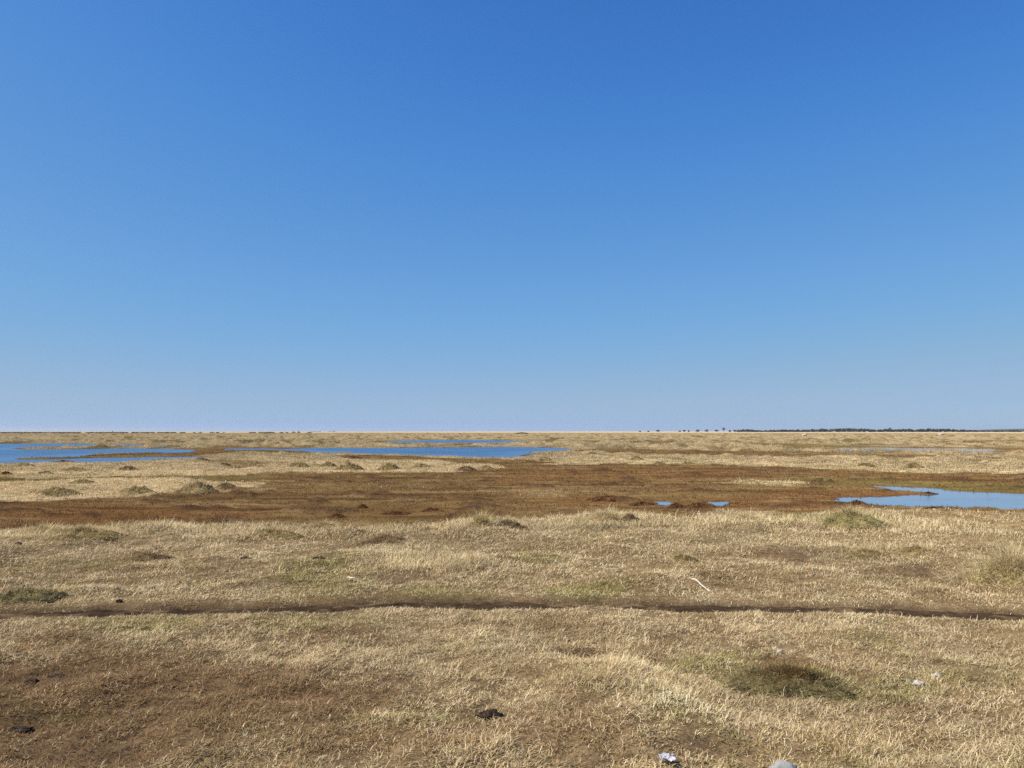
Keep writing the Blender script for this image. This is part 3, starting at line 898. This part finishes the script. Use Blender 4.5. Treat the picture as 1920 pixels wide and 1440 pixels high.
def tube(name, pts, radii, mat, label, cat):
    n, m = len(pts), 10
    P = np.array(pts); T = np.gradient(P, axis=0); T /= np.linalg.norm(T, axis=1)[:, None]
    up = np.cross(T, [0, 0, 1.0]); up /= np.linalg.norm(up, axis=1)[:, None]; w = np.cross(up, T)
    a = np.linspace(0, 2 * math.pi, m, endpoint=False)
    V = (P[:, None, :] + np.array(radii)[:, None, None] * (np.cos(a)[None, :, None] * up[:, None, :] + np.sin(a)[None, :, None] * w[:, None, :])).reshape(-1, 3)
    L, S = quad_grid(n, m, True)
    L = list(L); S = list(S)
    for ring, rev in ((0, False), (n - 1, True)):
        S.append(len(L)); idx = [ring * m + k for k in range(m)]
        L += idx if rev else idx[::-1]
    me = raw_mesh(name, V - P[0], np.array(L), np.array(S), None, mat, True)
    o = link(name, me, None, tuple(P[0])); tag(o, label, cat)
    return o


x0, y0 = at(1297, 1102); x1, y1 = at(1333, 1112)
pts, rad = [], []
for k in range(15):
    t = k / 14
    x = x0 + (x1 - x0) * t; y = y0 + (y1 - y0) * t + .03 * math.sin(t * 3.1)
    pts.append((x, y, hgt(x, y) + .045 + .012 * math.sin(t * 5) - .02 * t))
    rad.append(.0095 * (1 - .45 * t) * (.55 if k in (0, 14) else 1) + .001 * math.sin(k * 2.1))
tube('stick', pts, rad, M['stick'], 'bleached white bent stick lying behind the footpath', 'stick')
x0, y0 = at(650, 1089); x1, y1 = at(667, 1091)
pts = [(x0 + (x1 - x0) * k / 8, y0 + (y1 - y0) * k / 8 + .01 * math.sin(k), hgt(x0, y0) + .035) for k in range(9)]
tube('twig', pts, [.004, .007, .008, .008, .009, .008, .007, .006, .003], M['stick'], 'tiny white twig in the greenish grass left of centre', 'twig')


def rag():
    x, y = at(1251, 1448); z0 = hgt(x, y)
    n = 26; g = np.linspace(-1, 1, n)
    gx, gy = np.meshgrid(g, g)
    X = gx.ravel() * .034; Y = gy.ravel() * .030
    Z = .016 + fbm(X, Y, .03, 41, 3) * .022 + .012 * np.abs(fbm(X, Y, .018, 44, 2))
    X += fbm(X, Y, .025, 42, 2) * .012; Y += fbm(X, Y, .025, 43, 2) * .012
    V = np.stack([X, Y, Z], 1)
    L, S = quad_grid(n, n)
    o = link('plastic_scrap', raw_mesh('plastic_scrap', V, L, S, None, M['plastic'], True), None, (x, y, z0 + .02))
    md = o.modifiers.new('thickness', 'SOLIDIFY'); md.thickness = .0015
    tag(o, 'crumpled whitish plastic scrap in the grass at the bottom edge', 'litter')


rag()


# ------------------------------------------------------------------ far trees, wood, scrub, houses and hill
def leaf_cloud(cent, rad, per, size, ta, tb):
    """many small leaf-sized faces filling ellipsoids"""
    V, T = [], []
    for (c, r) in zip(cent, rad):
        p = RNG.normal(0, 1, (per, 3)); p /= np.linalg.norm(p, axis=1)[:, None]
        p *= RNG.uniform(.45, 1.0, (per, 1)) ** .5
        p = np.array(c) + p * np.array(r)
        e1 = RNG.normal(0, 1, (per, 3)); e1 /= np.linalg.norm(e1, axis=1)[:, None]
        e2 = np.cross(e1, RNG.normal(0, 1, (per, 3))); e2 /= np.linalg.norm(e2, axis=1)[:, None]
        s = size * RNG.uniform(.6, 1.4, (per, 1))
        V.append(np.stack([p - e1 * s, p - e2 * s * .6, p + e1 * s, p + e2 * s * .6], 1))
        cl = RNG.random()
        T.append(mix(np.repeat(np.array(ta)[None, :], per, 0), np.array(tb)[None, :], np.clip(RNG.random(per) * .6 + cl * .5, 0, 1)))
    V = np.concatenate(V).reshape(-1, 3); T = np.repeat(np.concatenate(T), 4, 0)
    return V, np.arange(len(V)), np.arange(len(V) // 4) * 4, T


LEAF_A, LEAF_B = (.022, .028, .014), (.060, .066, .032)
TREE_D = 1500.0


def far_x(u, dist):
    return (u - 960) / F * dist * CP


def tree(u, top, wpx, label, dist=TREE_D, kind='tree', base=809.3, stem=.3):
    """a far tree or bush: trunk and a crown of clumps"""
    s = dist / F
    x = far_x(u, dist); H = (base - top) * s * 1.12 + .5; R = wpx / 2 * s
    root = bpy.data.objects.new(kind, None); C.objects.link(root); root.location = (x, dist, 0)
    tag(root, label, 'tree' if kind == 'tree' else 'bush', 'far trees and bushes on the horizon')
    n = 9; hs = H * stem
    cent, rad = [], []
    for k in range(n):
        a = RNG.uniform(0, 6.28); q = RNG.uniform(0, .6)
        zc = hs + (H - hs) * RNG.uniform(.22, .74)
        cent.append((R * q * math.cos(a), R * q * math.sin(a), zc)); rr = R * RNG.uniform(.38, .6)
        rad.append((rr, rr, min((H - hs) * .38, rr * 1.1)))
    cent.append((0, 0, hs + (H - hs) * .72)); rad.append((R * .5, R * .5, (H - hs) * .3))
    V, L, S, T = leaf_cloud(cent, rad, 70, .30, LEAF_A, LEAF_B)
    link('crown', raw_mesh('crown', V, L, S, T, M['leaf']), root)
    m = 8; zz = np.linspace(-.2, hs + (H - hs) * .5, 5); rr = np.linspace(.035, .015, 5) * H + .04
    a = np.linspace(0, 2 * math.pi, m, endpoint=False)
    TV = np.stack([(rr[:, None] * np.cos(a)).ravel(), (rr[:, None] * np.sin(a)).ravel(), np.repeat(zz, m)], 1)
    L, S = quad_grid(5, m, True)
    link('trunk', raw_mesh('trunk', TV, L, S, None, M['bark'], True), root)


for u, top, w, lab, kd, st in [
    (1200, 807.6, 5, 'tiny dark bush, leftmost of the far right horizon line', 'bush', .05),
    (1216, 807.6, 5, 'tiny bush between the leftmost bush and the wider one', 'bush', .05),
    (1234, 806.3, 11, 'wide low dark bush, first clear one on the right horizon', 'bush', .05),
    (1275, 807.2, 5, 'tiny bush just left of a small round bush on the horizon', 'bush', .05),
    (1283, 806.4, 6, 'small round dark bush in the gap before the hedge on the horizon', 'bush', .08),
    (1291, 806.8, 4, 'tiny bush just right of the small round bush', 'bush', .05),
    (1308, 805.6, 10, 'leafy bush at the left end of the hedge on the horizon', 'bush', .08),
    (1325, 805.5, 10, 'second leafy bush of the hedge on the horizon', 'bush', .08),
    (1343, 805.8, 12, 'third leafy bush, just left of the tallest horizon tree', 'bush', .08),
    (1357, 802.6, 6.5, 'tallest lone tree on the horizon, small crown on a bare trunk', 'tree', .45),
    (1368, 806.6, 6, 'low bush just right of the tallest horizon tree', 'bush', .05),
    (1378, 806.0, 10, 'rounded bush left of the long straight hedge', 'bush', .08),
    (1543, 803.4, 8, 'dark rounded tree rising from the left part of the far wood', 'tree', .2),
    (1567, 803.0, 8, 'second rounded tree rising from the left part of the far wood', 'tree', .2),
    (1669, 802.4, 9, 'dark tree rising highest from the middle of the far wood', 'tree', .2),
    (1740, 803.2, 5, 'narrow dark tree rising from the right part of the far wood', 'tree', .2),
    (211, 807.9, 1.8, 'single dark speck of a bush on the far left horizon', 'bush', .1),
    (550, 807.9, 1.8, 'tiny far bush on the horizon, left of the white building', 'bush', .1),
    (560, 807.6, 2.2, 'far bush on the horizon beside the long white building', 'bush', .1),
    (626.5, 807.3, 2.4, 'dark far bush at the right end of the small white building', 'bush', .1),
]:
    tree(u, top, w, lab, kind=kd, stem=st)


def build_wood():
    prof = [(1384, 807), (1392, 806.4), (1410, 806), (1425, 806.8), (1432, 807.4), (1440, 806.6), (1452, 806.8), (1458, 806.2), (1475, 805.8), (1490, 806.4), (1497, 806), (1502, 807),
            (1510, 806.4), (1520, 805.5), (1535, 805), (1550, 805), (1560, 805.2), (1572, 804.6), (1580, 804.6), (1598, 803.6), (1612, 803.8), (1625, 805), (1640, 805.6), (1650, 806),
            (1660, 804.8), (1680, 806), (1695, 805.2), (1706, 805), (1716, 806), (1724, 805.2), (1740, 804.4), (1755, 805), (1765, 804.8), (1785, 805), (1800, 806),
            (1815, 807), (1830, 807.6), (1850, 807.6), (1880, 807.4), (1990, 807)]
    us, tops = zip(*prof)
    cent, rad = [], []
    for u in np.arange(1384, 1990, 1.5):
        top = np.interp(u, us, tops) + RNG.normal(0, .45) + .7 * float(perlin(np.array([u / 7.0]), np.array([.4]), 53)[0])
        dd = TREE_D + RNG.uniform(0, 60); s = dd / F
        H = max((809.6 - top) * s * 1.22, 1.2)
        for k in range(2 if H > 3 else 1):
            zc = H * (.62 if k == 0 else .28); r = RNG.uniform(2.0, 3.6)
            cent.append((far_x(u + RNG.normal(0, .8), dd), dd + RNG.normal(0, 6), zc)); rad.append((r, r, H * .40))
    V, L, S, T = leaf_cloud(cent, rad, 130, .42, LEAF_A, LEAF_B)
    c = V.mean(0) * [1, 1, 0]
    o = link('distant_wood', raw_mesh('distant_wood', V - c, L, S, T, M['leaf']), None, tuple(c))
    tag(o, 'long dark wood along the right horizon', 'wood', None, 'stuff')


build_wood()


def build_scrub():
    cent, rad = [], []
    D0 = 560.0
    for u in np.arange(-300, 600, .9):
        k = float(perlin(np.array([u / 37.0]), np.array([.3]), 51)[0]) + float(perlin(np.array([u / 9.0]), np.array([.7]), 52)[0]) * .6
        lim = -.1 + (.75 if u > 380 else 0) + (.3 if u > 240 else 0)
        if k < lim - .6:
            continue
        dd = D0 + RNG.uniform(-14, 14)
        cent.append((far_x(u, dd), dd, .35)); rad.append((.6, .7, RNG.uniform(.45, .8)))
    V, L, S, T = leaf_cloud(cent, rad, 36, .20, (.04, .03, .016), (.11, .08, .04))
    c = V.mean(0) * [1, 1, 0]
    o = link('low_scrub', raw_mesh('low_scrub', V - c, L, S, T, M['leaf']), None, tuple(c))
    tag(o, 'thin dark line of low scrub below the left horizon', 'scrub', None, 'stuff')


build_scrub()


def build_thicket():
    x, y = at(979, 813.6)
    root = bpy.data.objects.new('thicket', None); C.objects.link(root); root.location = (x, y, 0)
    tag(root, 'lone black oval thicket just below the horizon at the centre', 'bush')
    s = math.hypot(x, y) / F
    cent = [(k * 1.6 * s, RNG.normal(0, .5), .32) for k in np.arange(-6.5, 7)]
    rad = [(1.5 * s + .2, .9, .62 * (1 - (k / 8) ** 2)) for k in np.arange(-6.5, 7)]
    V, L, S, T = leaf_cloud(cent, rad, 120, .16, (.014, .013, .010), (.04, .036, .024))
    link('foliage', raw_mesh('foliage', V, L, S, T, M['leaf']), root)
    st = []
    V = []; L = []; S = []
    for k in range(9):
        bx = (k - 4) * 1.9 * s; b = len(V)
        for a in range(4):
            V.append((bx + .05 * math.cos(a * 1.57), .05 * math.sin(a * 1.57), -.1))
        V.append((bx + RNG.normal(0, .15), RNG.normal(0, .15), .6))
        for a in range(4):
            S.append(len(L)); L += [b + a, b + (a + 1) % 4, b + 4]
    link('stems', raw_mesh('stems', np.array(V), np.array(L), np.array(S), None, M['bark']), root)


build_thicket()


def house(u0, u1, top, label, dist):
    s = dist / F; w = (u1 - u0) * s; x = far_x((u0 + u1) / 2, dist); h = (809 - top) * s
    root = bpy.data.objects.new('farm_building', None); C.objects.link(root); root.location = (x, dist, 0)
    tag(root, label, 'building', 'white buildings on the far horizon')
    dpt = min(w * .4, 9); hh = h * .62
    a, b = w / 2, dpt / 2
    V = np.array([(-a, -b, -.5), (a, -b, -.5), (a, b, -.5), (-a, b, -.5), (-a, -b, hh), (a, -b, hh), (a, b, hh), (-a, b, hh)])
    f = [(0, 1, 5, 4), (1, 2, 6, 5), (2, 3, 7, 6), (3, 0, 4, 7)]
    link('wall', raw_mesh('wall', V, np.array(f).ravel(), np.arange(4) * 4, None, M['plaster']), root)
    a2, b2 = a + .3, b + .4
    V = np.array([(-a2, -b2, hh + .02), (a2, -b2, hh + .02), (a2, b2, hh + .02), (-a2, b2, hh + .02), (-a2, 0, h), (a2, 0, h)])
    L = [0, 1, 5, 4, 2, 3, 4, 5, 0, 4, 3, 1, 2, 5, 3, 2, 1, 0]; S = [0, 4, 8, 11, 14]
    link('roof', raw_mesh('roof', V, np.array(L), np.array(S), None, M['slate']), root)


house(582, 600, 806.9, 'long low white building tiny on the left centre horizon', 1900)
house(615, 624, 806.9, 'small white building beside a dark bush on the left centre horizon', 1900)


def build_hill():
    dist = 6000.0; s = dist / F
    us = np.linspace(1825, 2700, 180)
    prof = np.interp(us, [1825, 1845, 1862, 1880, 1900, 1920, 1980, 2100, 2300, 2700], [0, .4, 1.8, 3.4, 4.3, 4.8, 5.6, 6.5, 7, 2]) * s
    prof = prof + perlin(us / 11, us * 0, 61) * 1.6 + perlin(us / 3.5, us * 0, 62) * 1.0
    prof[0] = -2
    dep = np.linspace(-1, 1, 21)
    X = (far_x(us[:, None], dist) + 0 * dep).ravel(); Y = (dist + dep[None, :] * 700 + 0 * us[:, None]).ravel()
    Z = (prof[:, None] * np.cos(dep * math.pi / 2)[None, :] ** .7).ravel() + fbm(X, Y, 60, 63, 2) * 1.5
    L, S = quad_grid(len(us), len(dep))
    o = link('hills', raw_mesh('hills', np.stack([X, Y, Z], 1), L.reshape(-1, 4)[:, ::-1].ravel(), S, None, M['wood_hill'], True))
    tag(o, kind='structure')


build_hill()

# ------------------------------------------------------------------ the air
def build_haze():
    R = 14000.0; z0, z1 = -1.2, 46.0
    V = np.array([(x, y, zz) for zz in (z0, z1) for x, y in ((-R, -R), (R, -R), (R, R), (-R, R))])
    f = [(0, 3, 2, 1), (4, 5, 6, 7), (0, 1, 5, 4), (1, 2, 6, 5), (2, 3, 7, 6), (3, 0, 4, 7)]
    m, nt, out = new_mat('haze')
    v = nt.nodes.new('ShaderNodeVolumePrincipled')
    v.inputs['Color'].default_value = (.82, .88, .96, 1); v.inputs['Density'].default_value = 4e-5; v.inputs['Anisotropy'].default_value = .2
    nt.links.new(v.outputs[0], out.inputs['Volume'])
    o = link('haze', raw_mesh('haze', V, np.array(f).ravel(), np.arange(6) * 4, None, m))
    tag(o, kind='stuff')


build_haze()

# ------------------------------------------------------------------ light, sky, camera
SUN_EL = math.radians(48)
SUN_AZ = math.radians(-106)         # clockwise from straight ahead (+Y); the sun stands to the left and a little behind
sd = (math.sin(SUN_AZ) * math.cos(SUN_EL), math.cos(SUN_AZ) * math.cos(SUN_EL), math.sin(SUN_EL))
sun = bpy.data.lights.new('sun', 'SUN'); sun.energy = 4.9; sun.angle = math.radians(.53); sun.color = (1, .945, .855)
so = bpy.data.objects.new('sun', sun); C.objects.link(so)
from mathutils import Vector
so.rotation_euler = Vector(sd).to_track_quat('Z', 'Y').to_euler()
so.location = (-20, 10, 30)

w = bpy.data.worlds.new('World'); sc.world = w; w.use_nodes = True
nt = w.node_tree
bg = nt.nodes['Background']
sky = nt.nodes.new('ShaderNodeTexSky'); sky.sky_type = 'NISHITA'; sky.sun_disc = False
sky.sun_elevation = SUN_EL; sky.sun_rotation = SUN_AZ % (2 * math.pi)
sky.altitude = 0; sky.air_density = .5; sky.dust_density = .3; sky.ozone_density = 6
# the sky's own colours graded to the deep clear blue of the day
pre = nt.nodes.new('ShaderNodeVectorMath'); pre.operation = 'SCALE'; pre.inputs['Scale'].default_value = .1
cur = nt.nodes.new('ShaderNodeRGBCurve')
post = nt.nodes.new('ShaderNodeVectorMath'); post.operation = 'SCALE'; post.inputs['Scale'].default_value = 10
CURVES = [[(0, 0), (.044, .047), (.053, .062), (.073, .102), (.13, .184), (.272, .320), (.355, .346), (.45, .40), (1, .75)],
          [(0, 0), (.086, .178), (.103, .22), (.143, .296), (.245, .402), (.445, .477), (.5, .488), (.6, .53), (1, .8)],
          [(0, 0), (.12, .40), (.197, .539), (.233, .61), (.312, .665), (.485, .715), (.60, .69), (.66, .675), (1, .85)]]
for k in range(3):
    cv = cur.mapping.curves[k]
    pts = CURVES[k]
    cv.points[0].location = pts[0]; cv.points[1].location = pts[-1]
    for p in pts[1:-1]:
        cv.points.new(*p)
cur.mapping.update()
nt.links.new(sky.outputs[0], pre.inputs[0]); nt.links.new(pre.outputs[0], cur.inputs['Color'])
nt.links.new(cur.outputs[0], post.inputs[0]); nt.links.new(post.outputs[0], bg.inputs[0])
bg.inputs[1].default_value = .066

cam = bpy.data.cameras.new('camera'); co = bpy.data.objects.new('camera', cam); C.objects.link(co)
cam.sensor_fit = 'HORIZONTAL'; cam.sensor_width = 36; cam.lens = F / 1920 * 36
cam.clip_start = .05; cam.clip_end = 40000
co.location = (0, 0, EYE); co.rotation_euler = (math.pi / 2 + PITCH, 0, 0)
sc.camera = co
sc.cycles.use_denoising = False
sc.view_settings.view_transform = 'Standard'; sc.view_settings.look = 'None'
sc.view_settings.exposure = .6; sc.view_settings.gamma = 1
